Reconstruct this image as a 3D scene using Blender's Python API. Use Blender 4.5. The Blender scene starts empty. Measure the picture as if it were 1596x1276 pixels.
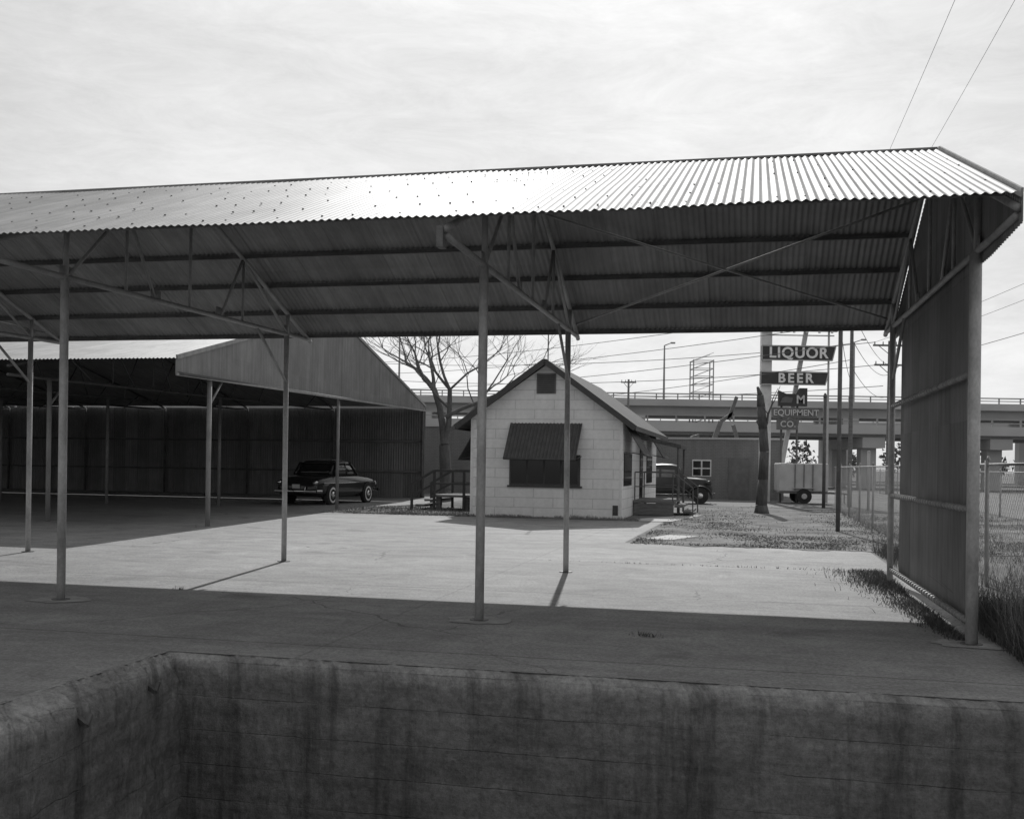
import bpy, math, random
from mathutils import Vector, Matrix, noise
random.seed(7)
D=bpy.data; SC=bpy.context.scene
YAW=math.radians(-12.9)     # sheds/house axes relative to world
H=1.6

# ---------------------------------------------------------------- materials
def newmat(name):
    m=D.materials.new(name); m.use_nodes=True
    nt=m.node_tree; return m,nt,nt.nodes['Principled BSDF']
def L(nt,a,b): nt.links.new(a,b)
def math_(nt,op,a,b=None,c=None,clamp=False):
    n=nt.nodes.new('ShaderNodeMath'); n.operation=op; n.use_clamp=clamp
    for i,v in enumerate((a,b,c)):
        if v is None: continue
        if isinstance(v,(int,float)): n.inputs[i].default_value=v
        else: L(nt,v,n.inputs[i])
    return n.outputs[0]
def maprange(nt,v,a,b,c,d):
    n=nt.nodes.new('ShaderNodeMapRange'); n.clamp=True
    L(nt,v,n.inputs[0])
    for i,x in enumerate((a,b,c,d)): n.inputs[i+1].default_value=x
    return n.outputs[0]
def coords(nt,scale=(1,1,1),wall=False):
    tc=nt.nodes.new('ShaderNodeTexCoord')
    o=tc.outputs['Object']
    if wall:
        s=nt.nodes.new('ShaderNodeSeparateXYZ'); L(nt,o,s.inputs[0])
        c=nt.nodes.new('ShaderNodeCombineXYZ')
        L(nt,math_(nt,'ADD',s.outputs[0],s.outputs[1]),c.inputs[0]); L(nt,s.outputs[2],c.inputs[1])
        o=c.outputs[0]
    mp=nt.nodes.new('ShaderNodeMapping'); mp.inputs['Scale'].default_value=scale
    L(nt,o,mp.inputs[0]); return mp.outputs[0]
def noise_(nt,vec,scale,detail=4,rough=.6,dist=0):
    n=nt.nodes.new('ShaderNodeTexNoise'); L(nt,vec,n.inputs['Vector'])
    n.inputs['Scale'].default_value=scale; n.inputs['Detail'].default_value=detail
    n.inputs['Roughness'].default_value=rough; n.inputs['Distortion'].default_value=dist
    return n.outputs[0]
def setcol(nt,b,val):
    c=nt.nodes.new('ShaderNodeCombineColor')
    for i in range(3): L(nt,val,c.inputs[i])
    L(nt,c.outputs[0],b.inputs['Base Color'])
def bump(nt,b,h,strength=.3,dist=.02):
    n=nt.nodes.new('ShaderNodeBump'); n.inputs['Strength'].default_value=strength
    n.inputs['Distance'].default_value=dist; L(nt,h,n.inputs['Height']); L(nt,n.outputs[0],b.inputs['Normal'])
def basic(name,v,rough=.7,metal=0,var=.25,scale=3.,sc=(1,1,1),bmp=.15,fine=40):
    m,nt,b=newmat(name); b.inputs['Roughness'].default_value=rough; b.inputs['Metallic'].default_value=metal
    co=coords(nt,sc)
    a=maprange(nt,noise_(nt,co,scale,3),.3,.7,1-var,1+var)
    if bmp:
        f=noise_(nt,co,fine,2)
        a=math_(nt,'MULTIPLY',a,maprange(nt,f,.3,.7,1-var*.5,1+var*.5))
        if bmp>.25: bump(nt,b,f,bmp,.01)
    setcol(nt,b,math_(nt,'MULTIPLY',a,v,clamp=True))
    return m

def corrugated(name,v,metal,rough,axis=0,var=.2,shade=.8):
    m,nt,b=newmat(name); b.inputs['Metallic'].default_value=metal
    tc=nt.nodes.new('ShaderNodeTexCoord'); s=nt.nodes.new('ShaderNodeSeparateXYZ'); L(nt,tc.outputs['Object'],s.inputs[0])
    pan=math_(nt,'FLOOR',math_(nt,'DIVIDE',s.outputs[axis],.66))
    row=math_(nt,'FLOOR',math_(nt,'DIVIDE',s.outputs[1 if axis==0 else 2],2.1))
    wn=nt.nodes.new('ShaderNodeTexWhiteNoise'); wn.noise_dimensions='2D'
    cb=nt.nodes.new('ShaderNodeCombineXYZ'); L(nt,pan,cb.inputs[0]); L(nt,row,cb.inputs[1]); L(nt,cb.outputs[0],wn.inputs['Vector'])
    a=maprange(nt,wn.outputs[0],0,1,1-var,1+var*.6)
    st=coords(nt,(9,.5,.5) if axis==0 else (.5,9,.5))
    a=math_(nt,'MULTIPLY',a,maprange(nt,noise_(nt,st,1.2,3),.3,.75,1.15,.78))
    co=coords(nt)
    a=math_(nt,'MULTIPLY',a,maprange(nt,noise_(nt,co,.9,4,.7),.35,.7,1.1,shade))
    fr=math_(nt,'FRACT',math_(nt,'DIVIDE',s.outputs[axis],.66))
    seam=math_(nt,'LESS_THAN',fr,.03)
    a=math_(nt,'MULTIPLY',a,math_(nt,'SUBTRACT',1,math_(nt,'MULTIPLY',seam,.22)))
    setcol(nt,b,math_(nt,'MULTIPLY',a,v,clamp=True))
    b.inputs['Roughness'].default_value=rough
    return m

def concrete_ground():
    m,nt,b=newmat('concrete_paving'); b.inputs['Roughness'].default_value=.8
    co=coords(nt)
    a=maprange(nt,noise_(nt,co,.22,4,.65,.6),.3,.7,.76,1.18)
    a=math_(nt,'MULTIPLY',a,maprange(nt,noise_(nt,co,1.7,5,.75,1.),.3,.72,1.18,.78))
    sw=coords(nt,(.35,1.6,1))
    a=math_(nt,'MULTIPLY',a,maprange(nt,noise_(nt,sw,.9,4,.7,2.),.42,.7,1.0,.78))
    f=noise_(nt,co,26,4,.9)
    a=math_(nt,'MULTIPLY',a,maprange(nt,f,.3,.7,.55,1.42))
    a=math_(nt,'MULTIPLY',a,maprange(nt,noise_(nt,co,.75,3,.5,.3),.62,.75,1,.6))
    wv=nt.nodes.new('ShaderNodeVectorMath'); wv.operation='ADD'
    nn=nt.nodes.new('ShaderNodeTexNoise'); nn.inputs['Scale'].default_value=.9; nn.inputs['Detail'].default_value=4; L(nt,co,nn.inputs['Vector'])
    sc=nt.nodes.new('ShaderNodeVectorMath'); sc.operation='SCALE'; sc.inputs['Scale'].default_value=1.0; L(nt,nn.outputs['Color'],sc.inputs[0])
    L(nt,co,wv.inputs[0]); L(nt,sc.outputs[0],wv.inputs[1])
    vo=nt.nodes.new('ShaderNodeTexVoronoi'); vo.feature='DISTANCE_TO_EDGE'; vo.inputs['Scale'].default_value=.13; L(nt,wv.outputs[0],vo.inputs['Vector'])
    thr=maprange(nt,noise_(nt,co,.35,2),.45,.6,0,.0026)
    cr=math_(nt,'LESS_THAN',vo.outputs['Distance'],thr)
    a=math_(nt,'MULTIPLY',a,math_(nt,'SUBTRACT',1,math_(nt,'MULTIPLY',cr,.4)))
    s=nt.nodes.new('ShaderNodeSeparateXYZ'); L(nt,co,s.inputs[0])
    wob=maprange(nt,noise_(nt,co,3,3),.2,.8,-.02,.02)
    for ax,per,off,st_ in ((0,9.38,2.71+.9,.22),(1,4.4,.25,.5)):
        q=math_(nt,'ADD',math_(nt,'ADD',s.outputs[ax],off),wob)
        fr=math_(nt,'PINGPONG',q,per/2)
        j=math_(nt,'LESS_THAN',fr,.014)
        a=math_(nt,'MULTIPLY',a,math_(nt,'SUBTRACT',1,math_(nt,'MULTIPLY',j,st_)))
    setcol(nt,b,math_(nt,'MULTIPLY',a,.32,clamp=True))
    bump(nt,b,f,.5,.012)
    return m
def pit_mat():
    m,nt,b=newmat('pit_concrete'); b.inputs['Roughness'].default_value=.9
    co=coords(nt,wall=True); c3=coords(nt)
    a=maprange(nt,noise_(nt,c3,1.2,6,.75,.5),.3,.7,.65,1.28)
    st=coords(nt,(2.3,.16,1),wall=True)
    a=math_(nt,'MULTIPLY',a,maprange(nt,noise_(nt,st,1.3,5,.7),.50,.66,1.0,.38))
    st2=coords(nt,(.5,5,1),wall=True)
    a=math_(nt,'MULTIPLY',a,maprange(nt,noise_(nt,st2,2,4,.7),.3,.7,.76,1.2))
    s=nt.nodes.new('ShaderNodeSeparateXYZ'); L(nt,co,s.inputs[0])
    zz=math_(nt,'ADD',s.outputs[1],maprange(nt,noise_(nt,c3,2,3),.2,.8,-.004,.004))
    fr=math_(nt,'PINGPONG',math_(nt,'ADD',zz,.05),.14)
    j=math_(nt,'MULTIPLY',maprange(nt,fr,.0,.006,1,0),maprange(nt,noise_(nt,c3,1.1,3),.4,.6,.2,1))
    a=math_(nt,'MULTIPLY',a,math_(nt,'SUBTRACT',1,math_(nt,'MULTIPLY',j,.22)))
    bd=math_(nt,'FLOOR',math_(nt,'DIVIDE',math_(nt,'ADD',zz,.05),.28))
    wn=nt.nodes.new('ShaderNodeTexWhiteNoise'); wn.noise_dimensions='1D'; L(nt,bd,wn.inputs['W'])
    a=math_(nt,'MULTIPLY',a,maprange(nt,wn.outputs[0],0,1,.88,1.1))
    a=math_(nt,'MULTIPLY',a,maprange(nt,s.outputs[1],-.17,-.05,1.,1.5))
    f=noise_(nt,c3,18,5,.88)
    a=math_(nt,'MULTIPLY',a,maprange(nt,f,.3,.7,.58,1.42))
    setcol(nt,b,math_(nt,'MULTIPLY',a,.27,clamp=True))
    bump(nt,b,math_(nt,'ADD',math_(nt,'MULTIPLY',f,.9),math_(nt,'MULTIPLY',j,-.3)),1.,.03)
    return m
def brickmat(name,v,mortar,w,h,ms,rough=.85,off=.5,stain=.15):
    m,nt,b=newmat(name); b.inputs['Roughness'].default_value=rough
    co=coords(nt,wall=True); c3=coords(nt)
    t=nt.nodes.new('ShaderNodeTexBrick'); L(nt,co,t.inputs['Vector']); t.offset=off
    t.inputs['Color1'].default_value=(v,v,v,1); t.inputs['Color2'].default_value=(v*.93,)*3+(1,)
    t.inputs['Mortar'].default_value=(mortar,)*3+(1,)
    t.inputs['Scale'].default_value=1; t.inputs['Mortar Size'].default_value=ms
    t.inputs['Mortar Smooth'].default_value=.1
    t.inputs['Brick Width'].default_value=w; t.inputs['Row Height'].default_value=h
    bw=nt.nodes.new('ShaderNodeRGBToBW'); L(nt,t.outputs[0],bw.inputs[0])
    st=coords(nt,(1.5,.35,1),wall=True)
    a=math_(nt,'MULTIPLY',bw.outputs[0],maprange(nt,noise_(nt,st,1.4,4,.6),.35,.7,1.05,1-stain))
    a=math_(nt,'MULTIPLY',a,maprange(nt,noise_(nt,c3,9,3),.3,.7,1.05,.94))
    setcol(nt,b,math_(nt,'MULTIPLY',a,1.,clamp=True))
    bump(nt,b,math_(nt,'SUBTRACT',1,t.outputs['Fac']),.4,.01)
    return m
def glassmat():
    m,nt,b=newmat('window_glass'); b.inputs['Base Color'].default_value=(.015,.015,.015,1)
    b.inputs['Roughness'].default_value=.08; return m

M_CONC=concrete_ground(); M_PIT=pit_mat()
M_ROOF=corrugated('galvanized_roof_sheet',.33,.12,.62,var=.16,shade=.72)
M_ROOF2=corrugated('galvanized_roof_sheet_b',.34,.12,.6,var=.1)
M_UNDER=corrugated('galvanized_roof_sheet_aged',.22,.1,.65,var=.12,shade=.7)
M_WALLY=corrugated('galvanized_wall_sheet_y',.22,.15,.6,axis=1)
M_GAB=corrugated('galvanized_gable_sheet',.27,.1,.55,axis=1,var=.08)
M_WALLX=corrugated('galvanized_wall_sheet_x',.22,.1,.7,axis=0)
M_STEEL=basic('painted_steel_pipe',.44,.5,.05,.25,4,(1,1,.6),.1)
M_STEELT=basic('painted_steel_truss',.28,.55,.05,.22,4,(1,1,.6),.1)
M_STEELD=basic('dark_steel',.13,.6,.2,.25,5)
M_RUST=basic('purlin_steel',.11,.7,.1,.3,3)
M_SIDE=brickmat('white_siding',.86,.62,1.22,.30,.012,stain=.07)
M_BRICK=brickmat('grey_brick',.24,.16,.22,.075,.008,stain=.2)
M_BRICKL=brickmat('dark_brick',.20,.13,.22,.075,.008)
M_SHING=brickmat('roof_shingle',.11,.065,.3,.14,.01,stain=.3)
M_TRIM=basic('dark_trim',.06,.6,0,.2,6)
M_AWN=basic('dark_awning_metal',.09,.5,.2,.2,6)
M_WOOD=basic('weathered_wood',.18,.85,0,.3,3,(1,1,6))
M_WHITE=basic('white_paint',.78,.6,0,.1,4)
M_GLASS=glassmat()
M_DIRT=basic('ground_dirt',.19,.95,0,.4,.35,fine=14,bmp=.5)
M_LAWN=basic('lawn_soil',.16,.95,0,.6,.9,fine=20,bmp=.6)
M_ASPH=basic('street_surface',.20,.9,0,.15,.3)
M_GRASS=basic('dry_grass',.22,.8,0,.45,1.2,bmp=0)
M_WEED=basic('weeds',.11,.8,0,.5,1.5,bmp=0)
M_BARK=basic('tree_bark',.15,.95,0,.35,3,(1,1,.3),.5,18)
M_BARKG=basic('dead_tree_bark',.11,.95,0,.4,3,(1,1,.3),.5,18)
M_FARC=basic('highway_concrete',.50,.85,0,.15,.15,bmp=0)  # grey lightened so the colour carries the overpass haze
M_FARD=basic('highway_girder',.34,.8,0,.15,.2,bmp=0)  # distance haze put into the girders as a paler grey
M_FARTREE=basic('distant_foliage',.12,.95,0,.4,.1,bmp=0)
M_CARP=basic('black_car_paint',.02,.18,0,.1,2,bmp=0)
M_CHROME=basic('chrome',.65,.15,1,.05,2,bmp=0)
M_RUB=basic('tyre_rubber',.03,.85,0,.2,4)
M_OLDC=basic('dull_dark_car_paint',.035,.4,0,.25,2,bmp=0)
M_SIGN=basic('sign_face_dark',.05,.5,0,.2,3,bmp=0)
M_SIGNG=basic('sign_face_grey',.15,.5,0,.2,3,bmp=0)
M_LET=basic('sign_letter_white',.9,.5,0,.05,3,bmp=0)
M_LETG=basic('sign_letter_faded',.6,.5,0,.15,3,bmp=0)
M_WIRE=basic('wire',.12,.6,0,.1,3,bmp=0)
M_GALV=basic('galvanized_wire',.42,.5,.3,.2,3,bmp=0)
M_LIGHTC=basic('light_grey_paint',.5,.5,0,.12,2)
M_NAIL=basic('nail_heads',.24,.7,.1,.2,3,bmp=0)

# ---------------------------------------------------------------- mesh builder
class MB:
    def __init__(s): s.v=[];s.f=[];s.m=[];s.cur=0
    def poly(s,pts):
        b=len(s.v); s.v+= [tuple(p) for p in pts]; s.f.append(tuple(range(b,b+len(pts)))); s.m.append(s.cur)
    def hexa(s,c8):
        b=len(s.v); s.v+=[tuple(p) for p in c8]
        for q in ((0,3,2,1),(4,5,6,7),(0,1,5,4),(1,2,6,5),(2,3,7,6),(3,0,4,7)):
            s.f.append(tuple(b+i for i in q)); s.m.append(s.cur)
    def box(s,x0,x1,y0,y1,z0,z1):
        s.hexa([(x0,y0,z0),(x1,y0,z0),(x1,y1,z0),(x0,y1,z0),(x0,y0,z1),(x1,y0,z1),(x1,y1,z1),(x0,y1,z1)])
    def basis(s,p,q,up=(0,0,1)):
        p=Vector(p);q=Vector(q);d=(q-p).normalized();u=Vector(up)
        if abs(d.dot(u))>.98:u=Vector((1,0,0))
        a=d.cross(u).normalized();c=a.cross(d).normalized();return p,q,d,a,c
    def beam(s,p,q,w=.06,h=.06):
        p,q,d,a,c=s.basis(p,q);a=a*w/2;c=c*h/2
        s.hexa([p-a-c,p+a-c,p+a+c,p-a+c,q-a-c,q+a-c,q+a+c,q-a+c])
    def cyl(s,p,q,r,r2=None,n=10,cap=True):
        if r2 is None:r2=r
        p,q,d,a,c=s.basis(p,q);b=len(s.v)
        for i in range(n):
            t=2*math.pi*i/n;e=a*math.cos(t)+c*math.sin(t)
            s.v.append(tuple(p+e*r));s.v.append(tuple(q+e*r2))
        for i in range(n):
            j=(i+1)%n
            s.f.append((b+2*i,b+2*j,b+2*j+1,b+2*i+1));s.m.append(s.cur)
        if cap:
            s.f.append(tuple(b+2*i for i in range(n))[::-1]);s.m.append(s.cur)
            s.f.append(tuple(b+2*i+1 for i in range(n)));s.m.append(s.cur)
    def tube(s,pts,r,n=5):
        for i in range(len(pts)-1): s.cyl(pts[i],pts[i+1],r,r,n,False)
    def loft(s,rings,closed=True,caps=True):
        b=len(s.v);n=len(rings[0])
        for r in rings: s.v+=[tuple(p) for p in r]
        for k in range(len(rings)-1):
            for i in range(n if closed else n-1):
                j=(i+1)%n
                s.f.append((b+k*n+i,b+k*n+j,b+(k+1)*n+j,b+(k+1)*n+i));s.m.append(s.cur)
        if caps and closed:
            s.f.append(tuple(b+i for i in range(n))[::-1]);s.m.append(s.cur)
            s.f.append(tuple(b+(len(rings)-1)*n+i for i in range(n)));s.m.append(s.cur)
    def build(s,name,parent,mats,smooth=False,bevel=0):
        me=D.meshes.new(name);me.from_pydata(s.v,[],s.f);me.update()
        for m in (mats if isinstance(mats,(list,tuple)) else [mats]): me.materials.append(m)
        me.polygons.foreach_set('material_index',s.m)
        if smooth: me.polygons.foreach_set('use_smooth',[True]*len(s.f))
        ob=D.objects.new(name,me);SC.collection.objects.link(ob)
        if parent: ob.parent=parent
        if bevel:
            bm=ob.modifiers.new('bevel','BEVEL');bm.width=bevel;bm.segments=2
        return ob
def empty(name,loc=(0,0,0),rz=0.):
    e=D.objects.new(name,None);e.location=loc;e.rotation_euler=(0,0,rz);SC.collection.objects.link(e);e.empty_display_size=.3;return e
def lerp(a,b,t): return a+(b-a)*t

def corr_sheet(mb,p0,u,lu,v,pitch=.076,amp=.009,jit=.015,rows=2,samples=6,panel=.684):
    """corrugated sheet: waves across u, flutes along v"""
    u=Vector(u).normalized();p0=Vector(p0);v=Vector(v);n=u.cross(v).normalized()
    step=pitch/samples;cnt=int(lu/step)+1;b=len(mb.v);rr={}
    for i in range(cnt):
        sx=i*step;k=int(sx/panel)
        if k not in rr: rr[k]=random.uniform(-jit,jit)
        for r in range(rows):
            t=r/(rows-1)
            warp=.012*noise.noise(Vector((sx*1.3,t*3,jit*100))) if jit else 0
            o=n*(amp*math.sin(2*math.pi*sx/pitch)+rr[k]*.12+warp)
            q=p0+u*sx+v*t+o
            if r==0: q+=v.normalized()*rr[k]
            mb.v.append(tuple(q))
    for i in range(cnt-1):
        for r in range(rows-1):
            a=b+i*rows+r
            mb.f.append((a,a+rows,a+rows+1,a+1));mb.m.append(mb.cur)
def corr_wall(mb,a,b_,zb,zt,pitch=.076,amp=.010,samples=6):
    """vertical sheet from plan point a to b_, zb(t),zt(t)"""
    a=Vector((a[0],a[1],0));b_=Vector((b_[0],b_[1],0));d=b_-a;ln=d.length;u=d.normalized();n=Vector((-u.y,u.x,0))
    step=pitch/samples;cnt=int(ln/step)+1;b=len(mb.v)
    for i in range(cnt):
        s=i*step;t=s/ln;q=a+u*s+n*amp*math.sin(2*math.pi*s/pitch)
        mb.v.append((q.x,q.y,zb(t)));mb.v.append((q.x,q.y,zt(t)))
    for i in range(cnt-1):
        k=b+2*i;mb.f.append((k,k+2,k+3,k+1));mb.m.append(mb.cur)

# ================================================================= GROUND
def ring(mb,X0,X1,Y0,Y1,hx0,hx1,hy0,hy1,z):
    for (a,b,c,d) in ((X0,hx0,Y0,Y1),(hx1,X1,Y0,Y1),(hx0,hx1,Y0,hy0),(hx0,hx1,hy1,Y1)):
        mb.poly([(a,c,z),(b,c,z),(b,d,z),(a,d,z)])
PX0,PX1,PY0,PY1=-4.72,8.,2.6,7.93
g=empty('ground',rz=YAW)
mb=MB();ring(mb,-1500,1500,-1500,1500,PX0,PX1,PY0,PY1,0);mb.build('ground_sheet',g,M_DIRT)
g=empty('concrete_paving',rz=YAW)
mb=MB()
for (a,b,c,d) in ((-70,PX0,-12,22),(PX1,9,-12,8.4),(PX0,PX1,-12,PY0),(PX0,2.25,PY1,22),(2.25,PX1,PY1,8.4)):
    mb.poly([(a,c,.004),(b,c,.004),(b,d,.004),(a,d,.004)])
mb.poly([(-70,22,.004),(-2.6,22,.004),(-2.5,30.9,.004),(-9.,30.9,.004),(-9.2,48,.004),(-70,48,.004)])
mb.build('slab',g,M_CONC)
mb=MB();rg=[]
for z,s in ((-1.4,.05),(-.16,.03),(-.09,.0),(-.06,-.05),(-.045,-.14),(-.05,-.4)):
    q=[]
    for k in range(64):
        a=2*math.pi*k/64;cx,cy=-3.95,3.5;n_=.09*noise.fractal(Vector((k*.35,z*7,1)),.9,2.,4);rx,ry=.72+s+n_,.77+s+n_
        cc_,ss_=math.cos(a),math.sin(a)
        e=.4
        q.append((cx+rx*math.copysign(abs(cc_)**e,cc_),cy+ry*math.copysign(abs(ss_)**e,ss_),z+.05*noise.noise(Vector((k*.8,z*5,4)))))
    rg.append(q)
mb.loft(rg);mb.build('pit_corner_block',g,M_CONC)
g=empty('street',rz=YAW)
mb=MB();mb.poly([(-200,44.5,.008),(2.5,44.5,.008),(2.5,53.9,.008),(-200,53.9,.008)]);mb.poly([(9,-40,.008),(18,-40,.008),(18,120,.008),(9,120,.008)])
mb.build('street_surface',g,M_ASPH)

# pit
pit=empty('concrete_pit',rz=YAW)
mb=MB()
def fbm(x,y,z=0): return noise.fractal(Vector((x,y,z)),.8,2.,5)
nx=900;rows=[]
for i in range(nx+1):
    x=PX0+(PX1-PX0)*i/nx;r=[]
    chip=max(0,fbm(x*2.2,3.1)-.05)*.12
    prof=[(PY1+.03,.006),(PY1-.01,-.003-chip*.3),(PY1-.045-chip*.3,-.022-chip*.8),(PY1-.07,-.06-chip)]+[(PY1-.08,-.07-1.32*k/22) for k in range(1,23)]
    for k,(y,z) in enumerate(prof):
        n_=fbm(x*3,z*4,7)*.012+fbm(x*14,z*14,2)*.014
        if k==0:n_=0
        r.append((x,y+n_,z+(n_ if 0<k<4 else 0)))
    rows.append(r)
mb.loft(rows,closed=False);mb.build('far_wall',pit,M_PIT,True)
mb=MB();rows=[]
for i in range(321):
    y=PY1+.02-(PY1-PY0)*i/320;r=[]
    w=.10+.13*(PY1-y)
    chip=max(0,fbm(y*2.2,9.1)-.1)*.14
    prof=[(PX0-.03,.006),(PX0+w*.2,-.003),(PX0+w*.4,-.008),(PX0+w*.6,-.015-chip*.2),(PX0+w*.8,-.03-chip*.4),(PX0+w,-.07-chip),(PX0+w+.02,-.12-chip)]+[(PX0+w+.03,-.14-1.26*k/18) for k in range(1,19)]
    for k,(x,z) in enumerate(prof):
        n_=fbm(y*3,z*4,17)*.025+fbm(y*12,z*14,x*12)*.03
        if k==0:n_=0
        r.append((x+n_,y,z+(n_ if 0<k<7 else 0)))
    rows.append(r)
mb.loft(rows,closed=False);mb.build('side_wall',pit,M_PIT,True)
mb=MB();mb.poly([(PX0,PY0,-1.36),(PX1,PY0,-1.36),(PX1,PY1,-1.36),(PX0,PY1,-1.36)])
mb.poly([(PX0,PY0,-1.36),(PX1,PY0,-1.36),(PX1,PY0,0),(PX0,PY0,0)]);mb.poly([(PX1,PY0,-1.36),(PX1,PY1,-1.36),(PX1,PY1,0),(PX1,PY0,0)])
mb.build('floor_and_near_wall',pit,M_PIT)
mb=MB()
for y in (7.3,6.25):
    x=PX0+.13+.13*(PY1-y)
    mb.beam((x-.05,y,-.13),(x+.07,y-.04,-.18),.035,.035);mb.beam((x+.07,y-.04,-.18),(x+.06,y+.02,-.12),.025,.025)
mb.build('iron_hooks',pit,M_STEELD)

# ================================================================= SHED 1
sh=empty('corrugated_shed',rz=YAW)
YF,YR=10.43,15.55;EF,ER=8.95,16.40;RY=12.85;ZF,ZR_,ZR=3.80,5.29,3.70
XE=2.0;XL=-26.
mb=MB();corr_sheet(mb,(XL,EF,ZF),(1,0,0),XE-XL,(0,RY-EF,ZR_-ZF),rows=6);mb.build('roof_front_slope',sh,M_ROOF,True)
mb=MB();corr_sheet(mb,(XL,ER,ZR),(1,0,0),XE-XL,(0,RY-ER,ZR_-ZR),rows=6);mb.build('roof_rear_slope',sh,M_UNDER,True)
mb=MB()
mb.cyl((XL,RY,ZR_+.008),(XE+.01,RY,ZR_+.008),.02,n=8);mb.build('ridge_cap',sh,M_NAIL,True)
mb=MB();fr=[.05,.2,.36,.52,.68,.84]
for f in fr:
    y=EF+(RY-EF)*f;z=ZF+(ZR_-ZF)*f;k=0
    x=XL+.019
    while x<XE-.05:
        if random.random()<.7:
            j=random.uniform(-.015,.015)
            mb.box(x-.008,x+.008,y-.009+j,y+.009+j,z+.006,z+.015)
        x+=.076*(3 if k%3 else 4);k+=1
mb.build('roof_nails',sh,M_NAIL)
mb=MB()
for (ey,ez,fs) in ((EF,ZF,(.10,.3,.5,.7,.9)),(ER,ZR,(.02,.2,.4,.6,.8,.97))):
    for f in fs:
        y=ey+(RY-ey)*f;z=ez+(ZR_-ez)*f-.045
        mb.beam((XL,y,z),(XE-.02,y,z),.045,.055)
mb.build('purlins',sh,M_RUST)
TXF=[1.99,-2.71,-7.58,-12.4,-17.1,-21.9];TXR=[1.89,-2.71,-7.27,-11.95,-16.6,-21.3]
CZ=3.62
mbP=MB();mbT=MB();mbB=MB()
for i,(xf,xr) in enumerate(zip(TXF,TXR)):
    fx=lambda y:lerp(xf,xr,(y-YF)/(YR-YF))
    for x,y,r in ((xf,YF,.055 if i==0 else .047),(xr,YR,.042)):
        lean=random.uniform(-.02,.02)
        mbP.cyl((x,y,0),(x+lean,y,CZ),r,n=14)
        mbB.cyl((x,y,.004),(x,y,.016),.10,n=12)
    def T(y0,z0,y1,z1,r): mbT.cyl((fx(y0),y0,z0),(fx(y1),y1,z1),r,n=8)
    T(EF+.1,CZ+.02,ER-.08,CZ,.033)
    T(EF+.05,ZF-.11,RY,ZR_-.12,.033);T(ER-.05,ZR-.11,RY,ZR_-.12,.033);T(RY,CZ,RY+.01,ZR_-.12,.022)
    zt=lambda y: (ZF+(ZR_-ZF)*(y-EF)/(RY-EF) if y<RY else ZR+(ZR_-ZR)*(ER-y)/(ER-RY))-.12
    for y0,y1 in ((YF,11.5),(12.1,11.5),(YR,14.2),(13.6,14.2)): T(y0,CZ,y1,zt(y1),.022)
    T(YF,CZ,YF+.01,zt(YF),.033);T(YR,CZ,YR+.01,zt(YR),.033)
    for y in (11.5,14.2): T(y,CZ,y+.01,zt(y),.02)
    T(YR,2.85,YR-.95,CZ,.022)
    for y in (YF,YR,12.1,13.6):
        x=fx(y);mbT.box(x-.006,x+.006,y-.11,y+.11,CZ-.02,CZ+.14)
def rs(x,f,dz=-.13): return (x,lerp(ER,RY,f),lerp(ZR,ZR_,f)+dz)
mbT.cyl(rs(1.9,.12),rs(-2.7,.82),.016,n=6);mbT.cyl(rs(1.9,.82),rs(-2.7,.12),.016,n=6)
mbT.cyl(rs(-12.,.12),rs(-16.7,.82),.016,n=6);mbT.cyl(rs(-12.,.82),rs(-16.7,.12),.016,n=6)
mbP.build('posts',sh,M_STEEL,True);mbT.build('trusses',sh,M_STEELT,True);mbB.build('post_base_plates',sh,M_STEELD)
mb=MB()
for x in TXF:
    pts=[]
    for k in range(18):
        t=2*math.pi*k/18;r=.28+.05*random.uniform(-1,1);pts.append((x+r*1.2*math.cos(t),YF+r*math.sin(t),.0095))
    mb.poly(pts)
mb.build('footing_patches',sh,basic('footing_concrete',.36,.9,0,.25,6,bmp=.2))
mb=MB();mb.box(-2.78,-2.72,8.98,9.10,3.53,3.72);mb.build('junction_box',sh,M_STEELD)
mb=MB();corr_wall(mb,(2.04,YF+.06),(2.0,YR-.06),lambda t:.16,lambda t:CZ)
def gt(t):
    y=lerp(EF,ER,t);return (ZF+(ZR_-ZF)*(y-EF)/(RY-EF) if y<RY else ZR+(ZR_-ZR)*(ER-y)/(ER-RY))-.01
corr_wall(mb,(2.04,EF),(2.0,ER),lambda t:CZ-.10+.05*max(0,.15-t)/.15,gt)
mb.build('end_wall_sheeting',sh,M_WALLY,True)
mb=MB()
for z in (.22,1.25,2.5): mb.cyl((1.95,YF,z),(1.89,YR,z),.026,n=8)
for z in (.22,1.25,2.5):
    y=YF+.1
    while y<YR:
        x=lerp(1.95,1.89,(y-YF)/(YR-YF));mb.cyl((x,y,z),(x,y+.03,z),.038,n=8);y+=.16
mb.build('end_wall_girts',sh,M_STEELT,True)
mb=MB();mb.beam((XE+.03,EF,ZF),(XE+.03,RY,ZR_),.02,.07);mb.beam((XE+.03,ER,ZR),(XE+.03,RY,ZR_),.02,.07);mb.build('rake_trim',sh,M_STEELT)

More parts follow.
